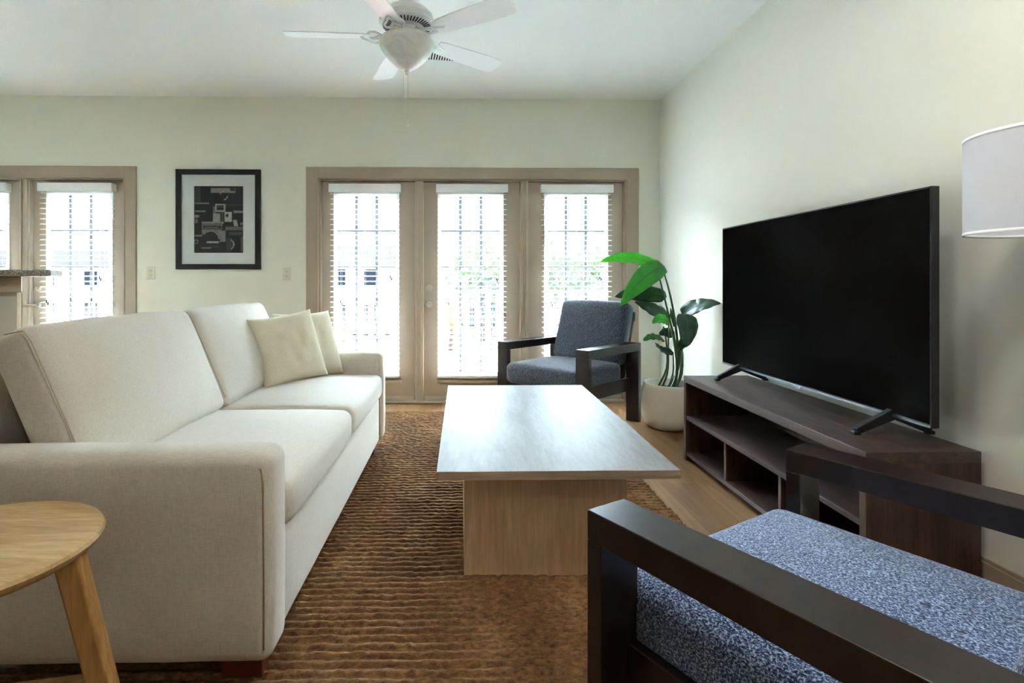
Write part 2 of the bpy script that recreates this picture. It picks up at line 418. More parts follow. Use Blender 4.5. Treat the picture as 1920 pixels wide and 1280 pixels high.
# doors ------------------------------------------------------------
DY0, DY1 = YW+.045, YW+.088
def door(idx, x0, x1, g0, g1, lever=None, hand=1):
    z0, z1 = .024, OZ-.014; gz0, gz1 = .262, 1.880
    m = MB()
    m.box(x0, g0, DY0, DY1, z0, z1).box(g1, x1, DY0, DY1, z0, z1).box(g0, g1, DY0, DY1, z0, gz0).box(g0, g1, DY0, DY1, gz1, z1)
    d = m.build(f'door_{idx}', M['taupe'], bevel=.002); struct(d)
    # sweep strip along the foot of the door
    MB().box(x0+.01, x1-.01, DY0-.012, DY0-.001, z0, z0+.03).build('door_sweep', M['taupe_light'], d, bevel=.002)
    lf = MB()
    for a, b, c, e in ((g0-.02, g0+.012, gz0-.02, gz1+.02), (g1-.012, g1+.02, gz0-.02, gz1+.02), (g0+.012, g1-.012, gz0-.02, gz0+.012), (g0+.012, g1-.012, gz1-.012, gz1+.02)):
        lf.box(a, b, DY0-.008, DY0+.004, c, e)
    lf.build('lite_frame', M['white'], d, bevel=.002)
    gr = MB(); w3 = (g1-g0)/3; h5 = (gz1-gz0)/5
    for k in (1, 2): gr.box(g0+k*w3-.012, g0+k*w3+.012, DY0+.010, DY0+.030, gz0, gz1)
    for k in (1, 2, 3, 4): gr.box(g0, g1, DY0+.0105, DY0+.0295, gz0+k*h5-.012, gz0+k*h5+.012)
    gr.build('muntin_grid', M['muntin'], d)
    MB().box(g0, g1, DY0+.018, DY0+.022, gz0, gz1).build('glass_pane', M['glass'], d)
    if lever is not None:
        for nm, zz in (('deadbolt', 1.035), ('door_handle', .885)):
            k = MB(); prof = [(0, 0), (.029, 0), (.031, .004), (.030, .009), (.020, .012), (.012, .013)]
            if nm == 'deadbolt': prof += [(.011, .02), (0, .02)]
            else: prof += [(.011, .036), (0.0, .038)]
            mb = MB(); mb.lathe(prof, 24)
            k.v = [(lever+a, DY0-c, zz+b) for a, b, c in mb.v]; k.f = mb.f; k.mi = mb.mi
            if nm == 'deadbolt': k.box(lever-.004, lever+.004, DY0-.034, DY0-.018, zz-.013, zz+.013)
            elif hand: k.tube([(lever, DY0-.036, zz), (lever-hand*.02, DY0-.044, zz+.002), (lever-hand*.06, DY0-.045, zz+.001), (lever-hand*.10, DY0-.043, zz-.006)], [.011, .011, .009, .007], 12)
            else:
                kn = MB(); kn.lathe([(0.011, .03), (.024, .038), (.028, .05), (.024, .06), (.0, .064)], 24)
                b = len(k.v); k.v += [(lever+a, DY0-c, zz+b2) for a, b2, c in kn.v]; k.f += [tuple(b+i for i in f) for f in kn.f]; k.mi += kn.mi
            smooth_angle(k.build(nm, M['nickel'], d))
    return d
door(1, -1.262, -.426, -1.140, -.588)
door(2, -.346, .526, -.200, .360, lever=-.296, hand=0)
door(3, .606, 1.470, .768, 1.316)
door(4, -3.836, -3.02, -3.70, -3.15, lever=-3.79, hand=1)
door(5, -4.775, -3.934, -4.62, -4.06)

# blinds -------------------------------------------------------------
def blind(x0, x1, label, tassels):
    xc = (x0+x1)/2; y = 4.858
    t = thing('window_blind', label, 'window blind', (xc, y, 0), 0, None)
    hw = (x1-x0)/2
    MB().box(-hw, hw, -.040, -.030, 1.890, 1.966).box(-hw, -hw+.008, -.030, .034, 1.890, 1.966).box(hw-.008, hw, -.030, .034, 1.890, 1.966).build('valance', M['white'], t, bevel=.003)
    MB().box(-hw+.012, hw-.012, -.024, .030, 1.915, 1.962).build('headrail', M['white'], t, bevel=.002)
    s = MB(); n = 35; sw = hw-.012
    for i in range(n):
        z = 1.878-i*.0462
        vs = []; K = 4
        for k in range(K+1):
            yy = -.025+.05*k/K; zz = z+.0035*(1-(2*k/K-1)**2)+yy*.11
            vs += [(-sw, yy, zz), (sw, yy, zz), (-sw, yy, zz+.0032), (sw, yy, zz+.0032)]
        fs = []
        for k in range(K):
            a = 4*k; b = a+4
            fs += [(a, b, b+1, a+1), (a+2, a+3, b+3, b+2), (a, a+2, b+2, b), (a+1, b+1, b+3, a+3)]
        fs += [(0, 1, 3, 2), (4*K, 4*K+2, 4*K+3, 4*K+1)]
        s.add(vs, fs)
    s.build('slats', M['blind'], t)
    MB().box(-sw, sw, -.026, .026, .232, .250).build('bottom_rail', M['white'], t, bevel=.003)
    c = MB()
    for xx in (-sw+.06, 0, sw-.06):
        for yy in (-.027, .027): c.tube([(xx, yy, .25), (xx, yy, 1.92)], .0009, 4)
    c.build('ladder_cord', M['cord'], t)
    for tx, tz in tassels:
        for k, dz in ((0, 0), (.012, -.018)):
            p = MB(); X = tx-xc+k
            p.tube([(X, -.036, 1.9), (X, -.036, tz+dz)], .0008, 4)
            p.build('pull_cord', M['cord'], t)
            q = MB(); q.tube([(X, -.036, tz+dz+.014), (X, -.036, tz+dz-.002), (X, -.036, tz+dz-.016)], [.003, .005, .0055], 10)
            q.build('tassel', M['dark'], t)
    return t
BL = [(-1.188, -.547, 'white slatted blind on the door left of the handled middle door, behind the sofa end', [(-.64, 1.14), (-1.08, .915)]),
      (-.232, .414, 'white slatted blind on the middle door that has the round knob', [(.305, 1.12), (-.13, .91)]),
      (.711, 1.366, 'white slatted blind on the door behind the armchair, nearest the plant', [(1.24, 1.13), (.8, .905)]),
      (-3.742, -3.092, 'white slatted blind on the door with the lever handle, left of the framed picture', [(-3.2, 1.13), (-3.66, .92)]),
      (-4.66, -4.02, 'white slatted blind at the far left edge, mostly cut off, above the granite bar', [])]
for a, b, lab, ts in BL: blind(a, b, lab, ts)
# small sill ledges under the blinds, fixed to the doors
for i, (a, b, *_r) in enumerate(BL):
    d = bpy.data.objects[f'door_{i+1}']
    MB().box(a+.005, b, DY0-.035, DY0-.001, .178, .203).box(a+.008, b-.003, DY0-.026, DY0-.001, .212, .222).build('ledge', M['taupe_light'], d, bevel=.004)

# wall plates --------------------------------------------------------
def plate(x, z, label, wall='back'):
    t = thing('wall_outlet', label, 'outlet', (x, YW-.001, z) if wall == 'back' else (XW-.001, x, z), 0 if wall == 'back' else -PI/2)
    MB().box(-.036, .036, -.006, 0, -.058, .058).build('cover_plate', M['plate'], t, bevel=.002)
    for zz in (-.02, .02): 
        r = MB().box(-.016, .016, -.009, -.005, zz-.014, zz+.014).build('receptacle', M['plate'], t, bevel=.002)
        MB().box(-.007, -.005, -.0095, -.0088, zz-.006, zz+.006).box(.005, .007, -.0095, -.0088, zz-.006, zz+.006).build('slot', M['dark'], r)
plate(-2.77, 1.17, 'cream outlet plate on the wall between the left doors and the framed picture')
plate(-1.566, 1.162, 'cream outlet plate on the wall right of the framed picture beside the door trim')
plate(4.358, .46, 'cream outlet plate low on the right wall behind the plant stems', 'right')

# ------------------------------------------------------------------ picture
pt = thing('framed_picture', 'black framed black-and-white photograph of vintage cameras with white mat hung on the back wall', 'framed picture', (-2.167, YW-.001, 1.6465))
fw, fh, fb = .373, .4445, .047
fm = MB(); pr = [(-fw, -fh, fw, -fh+fb), (-fw, fh-fb, fw, fh), (-fw, -fh+fb, -fw+fb, fh-fb), (fw-fb, -fh+fb, fw, fh-fb)]
for a, b, c, d in pr: fm.box(a, c, -.028, 0, b, d)
fm.build('frame', M['frame'], pt, bevel=.003)
pw, ph = .217, .297
mt = MB()
for a, b, c, d in ((-fw+fb, -fh+fb, fw-fb, -ph), (-fw+fb, ph, fw-fb, fh-fb), (-fw+fb, -ph, -pw, ph), (pw, -ph, fw-fb, ph)): mt.box(a, c, -.012, -.006, b, d)
mt.build('mat_board', M['matboard'], pt)
W_, H_ = 110, 150
img = np.zeros((H_, W_)) + .012
yy, xx = np.mgrid[0:H_, 0:W_]; U = xx/W_; V = yy/H_       # V downwards
rng = np.random.RandomState(3)
def rect(x0, x1, y0, y1, v, sk=0): img[(U+sk*(V-y0) > x0) & (U+sk*(V-y0) < x1) & (V > y0) & (V < y1)] = v
def ring(cx, cy, r0, r1, v, a0=-9, a1=9):
    d = np.hypot((U-cx)*W_, (V-cy)*H_)/W_; an = np.arctan2(-(V-cy), U-cx)
    img[(d >= r0) & (d < r1) & (an > a0) & (an < a1)] = v
img[(U < .12) & (V < .24)] = .06; rect(.12, .14, 0, .25, .02)
rect(0, .3, .245, .262, .28); rect(0, .22, .36, .385, .26); rect(.62, 1, .27, .29, .05)
rect(.33, .83, .02, .095, .30); rect(.72, .82, .02, .07, .03); ring(.59, .14, 0, .09, .015); ring(.59, .14, .07, .09, .45, .8, 2.8); ring(.59, .14, .075, .09, .5, -1.5, 0)
rect(.42, .63, .26, .385, .42); rect(.45, .60, .285, .36, .02); rect(.47, .58, .30, .32, .12); rect(.38, .42, .30, .44, .2)
rect(.38, .52, .40, .53, .40); rect(.53, .60, .39, .53, .07); rect(.61, .76, .38, .53, .55); ring(.665, .435, 0, .035, .03)
rect(.15, .60, .53, .56, .34); rect(.15, .58, .56, .665, .20); rect(.18, .54, .59, .64, .02); rect(.2, .5, .608, .622, .22); rect(.56, .64, .59, .67, .02)
rect(.15, .63, .665, .83, .28); ring(.33, .79, 0, .19, .015); ring(.33, .79, .155, .185, .30, 0, 2.7)
rect(.1, .55, .84, 1, .02); rect(.25, .5, .82, .85, .5); rect(.14, .34, .915, .93, .35, .4); rect(.3, .5, .90, .912, .12)
rect(.78, .98, .36, .40, .28, -.6); rect(.0, .1, .43, .47, .3, .5); rect(0, .07, .49, .55, .18); rect(.78, .86, .5, .6, .42, -.3)
rect(.64, 1, .60, .66, .16, .3); rect(.7, .98, .68, .73, .09); rect(.65, .76, .77, .97, .05); ring(.70, .87, .09, .11, .4, -1, 1); rect(.94, 1, .75, .98, .12)
rect(0, .15, .73, .75, .35); ring(.03, .83, .03, .05, .3); rect(.93, 1, .545, .575, .25)
img *= .62*(.6+.8*rng.rand(H_, W_)); img[1:-1, 1:-1] = (img[1:-1, 1:-1]*2+img[:-2, 1:-1]+img[2:, 1:-1]+img[1:-1, :-2]+img[1:-1, 2:])/6
vs = [(-pw+2*pw*i/W_, -.0075, ph-2*ph*j/H_) for j in range(H_+1) for i in range(W_+1)]
fs = [(j*(W_+1)+i, (j+1)*(W_+1)+i, (j+1)*(W_+1)+i+1, j*(W_+1)+i+1) for j in range(H_) for i in range(W_)]
me = bpy.data.meshes.new('photograph'); me.from_pydata(vs, [], fs)
ca = me.color_attributes.new('print', 'FLOAT_COLOR', 'CORNER')
cc = np.repeat(img.reshape(-1), 4); ca.data.foreach_set('color', np.stack([cc, cc*.97, cc*.93, np.ones_like(cc)], 1).ravel())
pm = mat('photo_print', (20, 20, 20), .55); n = N(pm); at = n.n('ShaderNodeAttribute', attribute_name='print'); n.col(at.outputs[0]); me.materials.append(pm)
po = bpy.data.objects.new('photograph', me); C.objects.link(po); po.parent = pt

# ------------------------------------------------------------------ rug
def rug():
    x0, x1, y0, y1 = -1.72, .995, .86, 4.49
    dx, dy = .0075, .0048; pitch = .0362
    nx = int((x1-x0)/dx); ny = int((y1-y0)/dy)
    X, Y = np.meshgrid(np.linspace(x0, x1, nx+1), np.linspace(y0, y1, ny+1))
    rs = np.random.RandomState(5)
    def vn(X, Y, sx, sy, seed):      # value noise
        r = np.random.RandomState(seed).rand(512, 512)
        a = (X-x0)/sx+1; b = (Y-y0)/sy+1; i = np.floor(a).astype(int); j = np.floor(b).astype(int); fa = a-i; fb = b-j
        fa = fa*fa*(3-2*fa); fb = fb*fb*(3-2*fb); i %= 511; j %= 511
        return (r[j, i]*(1-fa)+r[j, i+1]*fa)*(1-fb)+(r[j+1, i]*(1-fa)+r[j+1, i+1]*fa)*fb
    ph = (Y-y0)/pitch+(vn(X, Y, .22, .2, 1)-.5)*.38+(vn(X, Y, .05, .08, 2)-.5)*.16
    row = np.abs(np.sin(ph*PI))**.7; rid = np.floor(ph)
    bead = vn(X+rid*.731, Y*0+rid*.37+y0+1, .017, .1, 3)
    Z = .001+row*(.0125+.0065*bead)+vn(X, Y, .01, .008, 4)*.0018
    edge = np.minimum(np.minimum(X-x0, x1-X), np.minimum(Y-y0, y1-Y)); Z *= np.clip(edge/.006, 0, 1)
    Xe = X+np.where(X > x1-.02, (vn(X*0+rid*.01, Y, .5, .03, 6)-.5)*.02, 0)
    v = np.stack([Xe, Y, Z+.001], 2).reshape(-1, 3)
    idx = np.arange((nx+1)*(ny+1)).reshape(ny+1, nx+1)
    f = np.stack([idx[:-1, :-1], idx[:-1, 1:], idx[1:, 1:], idx[1:, :-1]], 2).reshape(-1, 4)
    me = bpy.data.meshes.new('jute_rug'); me.vertices.add(len(v)); me.vertices.foreach_set('co', v.ravel())
    me.loops.add(f.size); me.loops.foreach_set('vertex_index', f.ravel().astype(np.int32))
    me.polygons.add(len(f)); me.polygons.foreach_set('loop_start', np.arange(0, f.size, 4, dtype=np.int32))
    me.polygons.foreach_set('use_smooth', np.ones(len(f), bool)); me.update(calc_edges=True); me.validate()
    me.materials.append(M['jute']); o = bpy.data.objects.new('jute_rug', me); C.objects.link(o)
    tag(o, 'large brown woven jute rug with thick ribbed rows under the sofa and coffee table', 'rug')
rug()
RZ = .014

# ------------------------------------------------------------------ sofa
sf = thing('sofa', 'long cream linen two-cushion sofa standing on the jute rug at left', 'sofa', (-.96, 2.45, 0))
def L(x, y=0, z=0): return Matrix.Translation((x+.96, y-2.45, z))
for nm, y0, y1 in (('arm', 1.40, 1.54), ('arm', 3.36, 3.50)):
    cushion('arm', M['sofa'], sf, (.95, y1-y0, .545), .034, (.004, .006, .006), (20, 6, 14), L(-.97, (y0+y1)/2, .3715), .001, y0)
    a = sf.children[-1]
    for yy in (y0, y1):
        s = -1 if yy == y0 else 1
        p = [(-1.43+.96, yy-2.45-s*.003, .615), (-.55+.96, yy-2.45-s*.003, .617), (-.518+.96, yy-2.45-s*.003, .608), (-.512+.96, yy-2.45-s*.003, .57), (-.512+.96, yy-2.45-s*.003, .14)]
        MB().tube(p, .0022, 6).build('seam', M['piping'], a, smooth=True)
cushion('front_rail', M['sofa'], sf, (.10, 1.815, .275), .022, (.006, 0, 0), (6, 24, 10), L(-.562, 2.45, .2395), .001, 3)
MB().box(-.45, .34, -.91, .91, .12, .33).build('seat_deck', M['sofa'], sf)
Rb = Matrix.Rotation(R(-9), 4, 'Y')
cushion('back_frame', M['sofa'], sf, (.13, 2.09, .74), .035, (.004, 0, 0), (6, 24, 14), L(-1.395, 2.45, .47) @ Rb, .001, 4)
for i, yc in enumerate((1.998, 2.905)):
    sc = cushion('seat_cushion', M['sofa'], sf, (.70, .902, .140), .042, (.012, 0, .030), (26, 34, 7), L(-.842, yc, .449), .0022, i*7)
    Rt = Matrix.Rotation(R(-23), 4, 'Y')
    cushion('back_cushion', M['sofa'], sf, (.135, .90, .475), .036, (.055, .004, .012), (7, 34, 22), L(-1.203, yc, .728) @ Rt, .0045, i*5+1)
    bc = sf.children[-1]
    s = -1
    def q(x, z): return L(-1.203, yc, .728) @ Rt @ Vector((x, -.449, z))
    MB().tube([q(.062, -.2), q(.064, 0), q(.062, .19), q(.052, .222), q(0, .233)], .0018, 6).build('seam', M['piping'], bc, smooth=True)
for x in (-.60, -1.36):
    for y in (1.515, 3.385):
        MB().box(x-.055+.96, x+.055+.96, y-.035-2.45, y+.035-2.45, RZ-.004, .104).build('leg', M['leg_red'], sf, bevel=.003)

# pillows: basis from corner directions
def basis(o, ux, uy):
    ux = Vector(ux).normalized(); uy = Vector(uy); uy = (uy-ux*uy.dot(ux)).normalized(); uz = ux.cross(uy)
    m = Matrix.Identity(4)
    for i in range(3): m[i][0], m[i][1], m[i][2], m[i][3] = ux[i], uy[i], uz[i], o[i]
    return m
PILL = [((-.968, 3.03, .720), (.60, .72, .10), (-.28, .10, .86), 'cream throw pillow in front, leaning on the far back cushion of the sofa', 2),
        ((-.905, 3.21, .722), (.55, .75, .0), (-.30, .16, .90), 'cream throw pillow tucked behind the front pillow beside the far sofa arm', 9)]
for o, ux, uy, lab, sd_ in PILL:
    pillow('throw_pillow', M['pillow'], lab, basis(o, ux, uy), .40, .15, 'cream pillows on the sofa', sd_)

# ------------------------------------------------------------------ coffee table
ct = thing('coffee_table', 'rectangular bleached oak coffee table with block pedestal base on the jute rug', 'coffee table', (.33, 2.5775, 0))
MB().box(-.4138, .4138, -.7563, .7563, .4205, .4505).build('tabletop', M['oak_top'], ct)
eb = MB()
eb.box(-.415, .415, -.7575, -.7563, .421, .4502).box(-.415, .415, .7563, .7575, .421, .4502).box(-.415, -.4138, -.7563, .7563, .421, .4502).box(.4138, .415, -.7563, .7563, .421, .4502)
eb.build('edge_band', M['oak_edge'], ct)
MB().box(-.322, .277, -.605, .61, RZ-.004, .4205).build('pedestal', M['oak_base'], ct, bevel=.001)

# ------------------------------------------------------------------ armchairs
def armchair(label, loc, rz, fab):
    t = thing('armchair', label, 'armchair', loc, rz)
    E_ = M['espresso']; hw = .43
    for s in (-1, 1):
        x0, x1 = sorted((s*hw, s*(hw-.108)))
        MB().box(x0, x1, -.36, .36, .556, .616).build('armrest', E_, t, bevel=.0025)
        MB().box(x0, x1, -.36, -.322, 0, .556).build('leg', E_, t, bevel=.0025)
        MB().box(x0, x1, .322, .36, 0, .556).build('leg', E_, t, bevel=.0025)
        xs = sorted((s*(hw-.108), s*(hw-.080)))
        MB().box(xs[0], xs[1], -.322, .322, .235, .335).build('side_rail', E_, t, bevel=.002)
        # slanted back upright
        xx = s*.337
        b = MB(); b.bar((xx-s*.045, .275, .26), (xx-s*.045, .468, .845), .028, .05, (1, 0, 0)); b.build('back_upright', E_, t, bevel=.002)
    MB().box(-.322, .322, -.35, -.322, .215, .305).build('front_rail', E_, t, bevel=.002)
    MB().box(-.322, .322, .29, .318, .235, .305).build('rear_rail', E_, t, bevel=.002)
    b = MB(); b.bar((-.32, .462, .81), (.32, .462, .81), .07, .024, (0, 1, 0)); b.build('top_rail', E_, t, bevel=.002)
    for k in range(4):
        yy = .325+k*.035; zz = .40+k*.105
        b = MB(); b.bar((-.29, yy, zz), (.29, yy, zz), .05, .014, (0, 1, .4)); b.build('back_slat', E_, t, bevel=.002)
    for k in range(5):
        y = -.26+k*.115
        MB().box(-.322, .322, y-.025, y+.025, .285, .300).build('seat_slat', E_, t, bevel=.001)
    cushion('seat_cushion', fab, t, (.65, .655, .155), .045, (.004, .006, .020), (24, 24, 8), Matrix.Translation((0, -.063, .3795)), .0012, 3)
    cushion('back_cushion', fab, t, (.645, .14, .50), .045, (.004, .012, .012), (24, 8, 20), Matrix.Translation((0, .338, .680)) @ Matrix.Rotation(R(-17.6), 4, 'X'), .0015, 8)
    return t
armchair('blue-grey cushioned armchair with dark wood arms in front of the far doors beside the plant', (.8415, 4.248, 0), R(-47), M['denim_far'])
armchair('blue tweed armchair with dark wood arms in the near right foreground, partly cut off', (.809, 1.006, RZ-.002), R(211), M['denim'])

# ------------------------------------------------------------------ media console and television
mc = thing('media_console', 'long low dark walnut media console with open shelves along the right wall', 'tv stand', (1.565, 2.55, 0))
x0, x1, y0, y1 = -.195, .205, -.75, .75
MB().box(x0, x1, y0, y1, .475, .513).build('top_panel', M['console'], mc, bevel=.0015)
for ya, yb in ((y0, y0+.03), (y1-.03, y1)): MB().box(x0, x1, ya, yb, .0, .475).build('side_panel', M['console_v'], mc, bevel=.0015)
MB().box(x0+.004, x1, y0+.03, y1-.03, .03, .052).build('bottom_panel', M['console'], mc, bevel=.001)
MB().box(x0+.05, x0+.07, y0+.03, y1-.03, 0, .03).build('plinth', M['dark'], mc)
MB().box(x0+.004, x1-.01, y0+.03, y1-.03, .25, .272).build('shelf', M['console'], mc, bevel=.001)
for yy in (-.243, .243): MB().box(x0+.006, x1-.01, yy-.010, yy+.010, .052, .25).build('divider', M['console_v'], mc, bevel=.001)
MB().box(x1-.010, x1-.002, y0+.03, y1-.03, .052, .475).build('back_panel', M['console_v'], mc)
tv = thing('television', 'large black flat-screen television on splayed feet standing on the walnut console', 'television', (1.63, 2.57, .513))
# body: thin panel + thicker electronics bulge
MB().box(-.012, .018, -.745, .745, .072, .910).build('bezel', M['black'], tv, bevel=.003)
MB().box(-.0135, -.0118, -.738, .738, .086, .903).build('screen', M['screen'], tv)
MB().box(.018, .055, -.55, .55, .09, .6).build('rear_housing', M['black'], tv, bevel=.012)
MB().box(-.0145, -.0118, -.742, .742, .073, .080).build('lower_trim', M['silver'], tv)
MB().box(-.0165, -.013, -.035, .02, .066, .078).build('sensor_bar', M['silver'], tv, bevel=.001)
for yy in (-.565, .545):
    f = MB()
    for s, e in ((-1, -.135), (1, .148)):
        f.bar((0, yy, .082), (e, yy+.01, .014), .042, .024, (0, 1, 0), .024, .024)
        f.box(e-.014, e+.014, yy-.002, yy+.022, .0, .014)
    f.build('foot', M['black'], tv, bevel=.003)

# ------------------------------------------------------------------ floor lamp
fl = thing('floor_lamp', 'floor lamp with white drum shade at the right edge beside the television', 'floor lamp', (1.586, 1.40, 0))
LX = 0
s = MB(); rr = .190
s.lathe([(rr, 1.222), (rr, 1.494), (rr-.003, 1.494), (rr-.003, 1.222), (rr, 1.222)], 72)
sh = s.build('lamp_shade', M['shade'], fl, smooth=False); smooth_angle(sh)
MB().lathe([(rr+.001, 1.222), (rr+.001, 1.230), (rr-.004, 1.230), (rr-.004, 1.222), (rr+.001, 1.222)], 72).build('shade_trim', M['white'], sh, smooth=True)
MB().lathe([(rr+.001, 1.486), (rr+.001, 1.494), (rr-.004, 1.494), (rr-.004, 1.486), (rr+.001, 1.486)], 72).build('shade_trim', M['white'], sh, smooth=True)
MB().tube([(0, 0, .02), (0, 0, 1.40)], .011, 14).build('pole', M['steel'], fl, smooth=True)
smooth_angle(MB().lathe([(0, 0), (.13, 0), (.132, .008), (.125, .016), (.03, .022), (.0, .022)], 40).build('base', M['steel'], fl))
sp = MB()
for k in range(3): a = k*2*PI/3; sp.tube([(0, 0, 1.40), (rr*math.cos(a), rr*math.sin(a), 1.488)], .002, 6)
sp.build('shade_spider', M['steel'], fl)
smooth_angle(MB().lathe([(0, 1.27), (.012, 1.27), (.014, 1.30), (.03, 1.34), (.028, 1.37), (.0, 1.385)], 20).build('light_bulb', M['white'], fl))

# ------------------------------------------------------------------ side table
st = thing('side_table', 'small round pale wood side table with splayed legs beside the near sofa arm', 'side table', (-.986, 1.086, RZ-.002))
z0 = .570-RZ
prof = [(0, z0-.034), (.19, z0-.034), (.215, z0-.030), (.228, z0-.020), (.233, z0-.010), (.230, z0-.003), (.222, z0), (0, z0)]
smooth_angle(MB().lathe(prof, 80).build('tabletop', M['ash'], st), 30)
for a in (10, 130, 250):
    c, s_ = math.cos(R(a)), math.sin(R(a))
    b = MB(); b.bar((.185*c, .185*s_, z0-.034), (.305*c, .305*s_, 0), .048, .040, (-s_, c, 0), .042, .036)
    lg = b.build('leg', M['ash_leg'], st, bevel=.006, segs=3)
b = MB()
for a in (10, 130, 250):
    c, s_ = math.cos(R(a)), math.sin(R(a)); b.bar((0, 0, .255), (.235*c, .235*s_, .255), .030, .022, (0, 0, 1))
b.build('stretcher', M['ash_leg'], st, bevel=.003)

# ------------------------------------------------------------------ breakfast bar at left
kb = thing('breakfast_bar', 'white half wall with speckled granite bar top at the left edge behind the sofa', 'breakfast bar', (-3.3, 3.0, 0))
MB().prism([(-1.9, .20), (.70, .20), (.60, .32), (-1.9, .32)], 0, 1.03).build('half_wall', M['wall'], kb)
MB().prism([(-1.9, .17), (.75, .17), (.65, .30), (-1.9, .30)], 1.03, 1.123).build('trim_board', M['trimwood'], kb, bevel=.004)
MB().prism([(-1.9, .10), (.97, .10), (.80, .42), (-1.9, .50)], 1.123, 1.160).build('granite_top', M['granite'], kb, bevel=.004)

# ------------------------------------------------------------------ ceiling fan
cf = thing('ceiling_fan', 'white five-blade ceiling fan with alabaster bowl light and pull chains', 'ceiling fan', (-.301, 2.957, 0))
smooth_angle(MB().lathe([(0, H-.001), (.075, H-.001), (.078, H-.015), (.07, H-.045), (.045, H-.062), (.0, H-.064)], 40).build('canopy', M['white'], cf))
MB().tube([(0, 0, 2.6), (0, 0, H-.05)], .0125, 16).build('downrod', M['white'], cf, smooth=True)
hp = [(0, 2.600), (.035, 2.598), (.075, 2.590), (.115, 2.572), (.140, 2.545), (.148, 2.526), (.143, 2.521), (.152, 2.512), (.150, 2.496), (.135, 2.489), (.090, 2.478), (.072, 2.470), (.070, 2.455), (.0, 2.453)]
hs = smooth_angle(MB().lathe(hp, 64).build('motor_housing', M['white'], cf), 30)
v = MB()
for k in range(44):
    a = 2*PI*k/44; c, s_ = math.cos(a), math.sin(a)
    v.bar((.096*c, .096*s_, 2.4788), (.131*c, .131*s_, 2.4875), .0055, .004, (0, 0, 1))
v.build('vent_slots', M['dark'], hs)
BZ = 2.432
smooth_angle(MB().lathe([(0, 2.454), (.055, 2.454), (.060, 2.446), (.055, 2.438), (.075, 2.434), (.118, 2.432), (.122, 2.426), (.118, 2.420), (0, 2.420)], 48).build('light_kit', M['white'], cf), 30)
bp = [(.112, 2.428), (.124, 2.428), (.138, 2.418), (.149, 2.402), (.151, 2.386), (.144, 2.364), (.126, 2.338), (.098, 2.305), (.062, 2.272), (.030, 2.252), (.012, 2.247), (0, 2.247)]
smooth_angle(MB().lathe(bp, 64).build('bowl_shade', M['alabaster'], cf), 60)
smooth_angle(MB().lathe([(0, 2.250), (.012, 2.250), (.014, 2.244), (.008, 2.240), (.010, 2.232), (.006, 2.225), (0, 2.222)], 20).build('finial', M['plate'], cf))
for k in range(5):
    a = R(180+2-72*k); T4 = Matrix.Rotation(a, 4, 'Z'); tilt = Matrix.Rotation(R(-13), 4, 'X')
    # blade outline (x outward)
    out = []
    prof_ = [(.195, .048), (.23, .055), (.40, .064), (.58, .070), (.635, .068), (.655, .055), (.662, .0)]
    pts = [(x, y) for x, y in prof_]+[(x, -y) for x, y in prof_[-2::-1]]
    b = MB(); b.prism(pts, -.003, .003, 'z', T4 @ Matrix.Translation((0, 0, BZ)) @ tilt)
    b.build('blade', M['white'], cf, bevel=.0015)
    # blade iron: two curling arms, and a plate under the blade
    ir = MB()
    def tp(x, y, z): return T4 @ Vector((x, y, z))
    for s_ in (1, -1):
        ir.tube([tp(.07, s_*.008, 2.462), tp(.10, s_*.012, 2.440), tp(.135, s_*.030, 2.425), tp(.165, s_*.050, 2.424-s_*-.008), tp(.195, s_*.046, 2.425+s_*.009), tp(.215, s_*.025, 2.424+s_*.005), tp(.25, 0, 2.424)], [.008, .008, .007, .006, .006, .006, .005], 8)
        ir.tube([tp(.135, s_*.030, 2.425), tp(.17, s_*.012, 2.422), tp(.20, 0, 2.422)], .005, 8)
    ir.build('blade_iron', M['white'], cf, smooth=True)
for x, y, z1 in ((-.018, 0, 2.02), (.004, .002, 1.945)):
    c = MB(); c.tube([(x, y-.11 if False else y, 2.25), (x, y, z1+.03)], .0011, 5)
    o_c = c.build('pull_chain', M['plate'], cf)
    f = MB(); f.lathe([(0, .036), (.003, .034), (.004, .02), (.0075, .008), (.0065, 0), (0, -.002)], 14, (x, y, z1)); f.build('pull_fob', M['plate'], o_c, smooth=True)
for i, (x, y, p_) in enumerate(FILL):  # round housings for the added fill lamps
    dl = thing('added_fill_light', ['added round white fill light above the near armchair', 'added round white fill light above the open floor between sofa and armchair', 'added round white fill light behind the near armchair', 'added round white fill light on the kitchen side nearer the doors', 'added round white fill light on the kitchen side farther from the doors'][i], 'ceiling light', (x, y, H-.001))
    MB().lathe([(.20, 0), (.20, -.03), (.185, -.034), (.178, -.02), (.178, -.004), (0, -.004)], 40).build('trim_ring', M['white'], dl)
# ceiling vent
vt = thing('ceiling_vent', 'white louvred air vent on the ceiling behind the fan bowl', 'ceiling vent', (-.19, 3.93, H-.001), R(8))
MB().box(-.16, .16, -.09, .09, -.006, 0).build('vent_frame', M['white'], vt, bevel=.002)
v = MB()
for k in range(14): v.box(-.13+k*.0195, -.121+k*.0195, -.065, .065, -.0072, -.0055)
v.build('vent_louvres', M['dark'], vt)

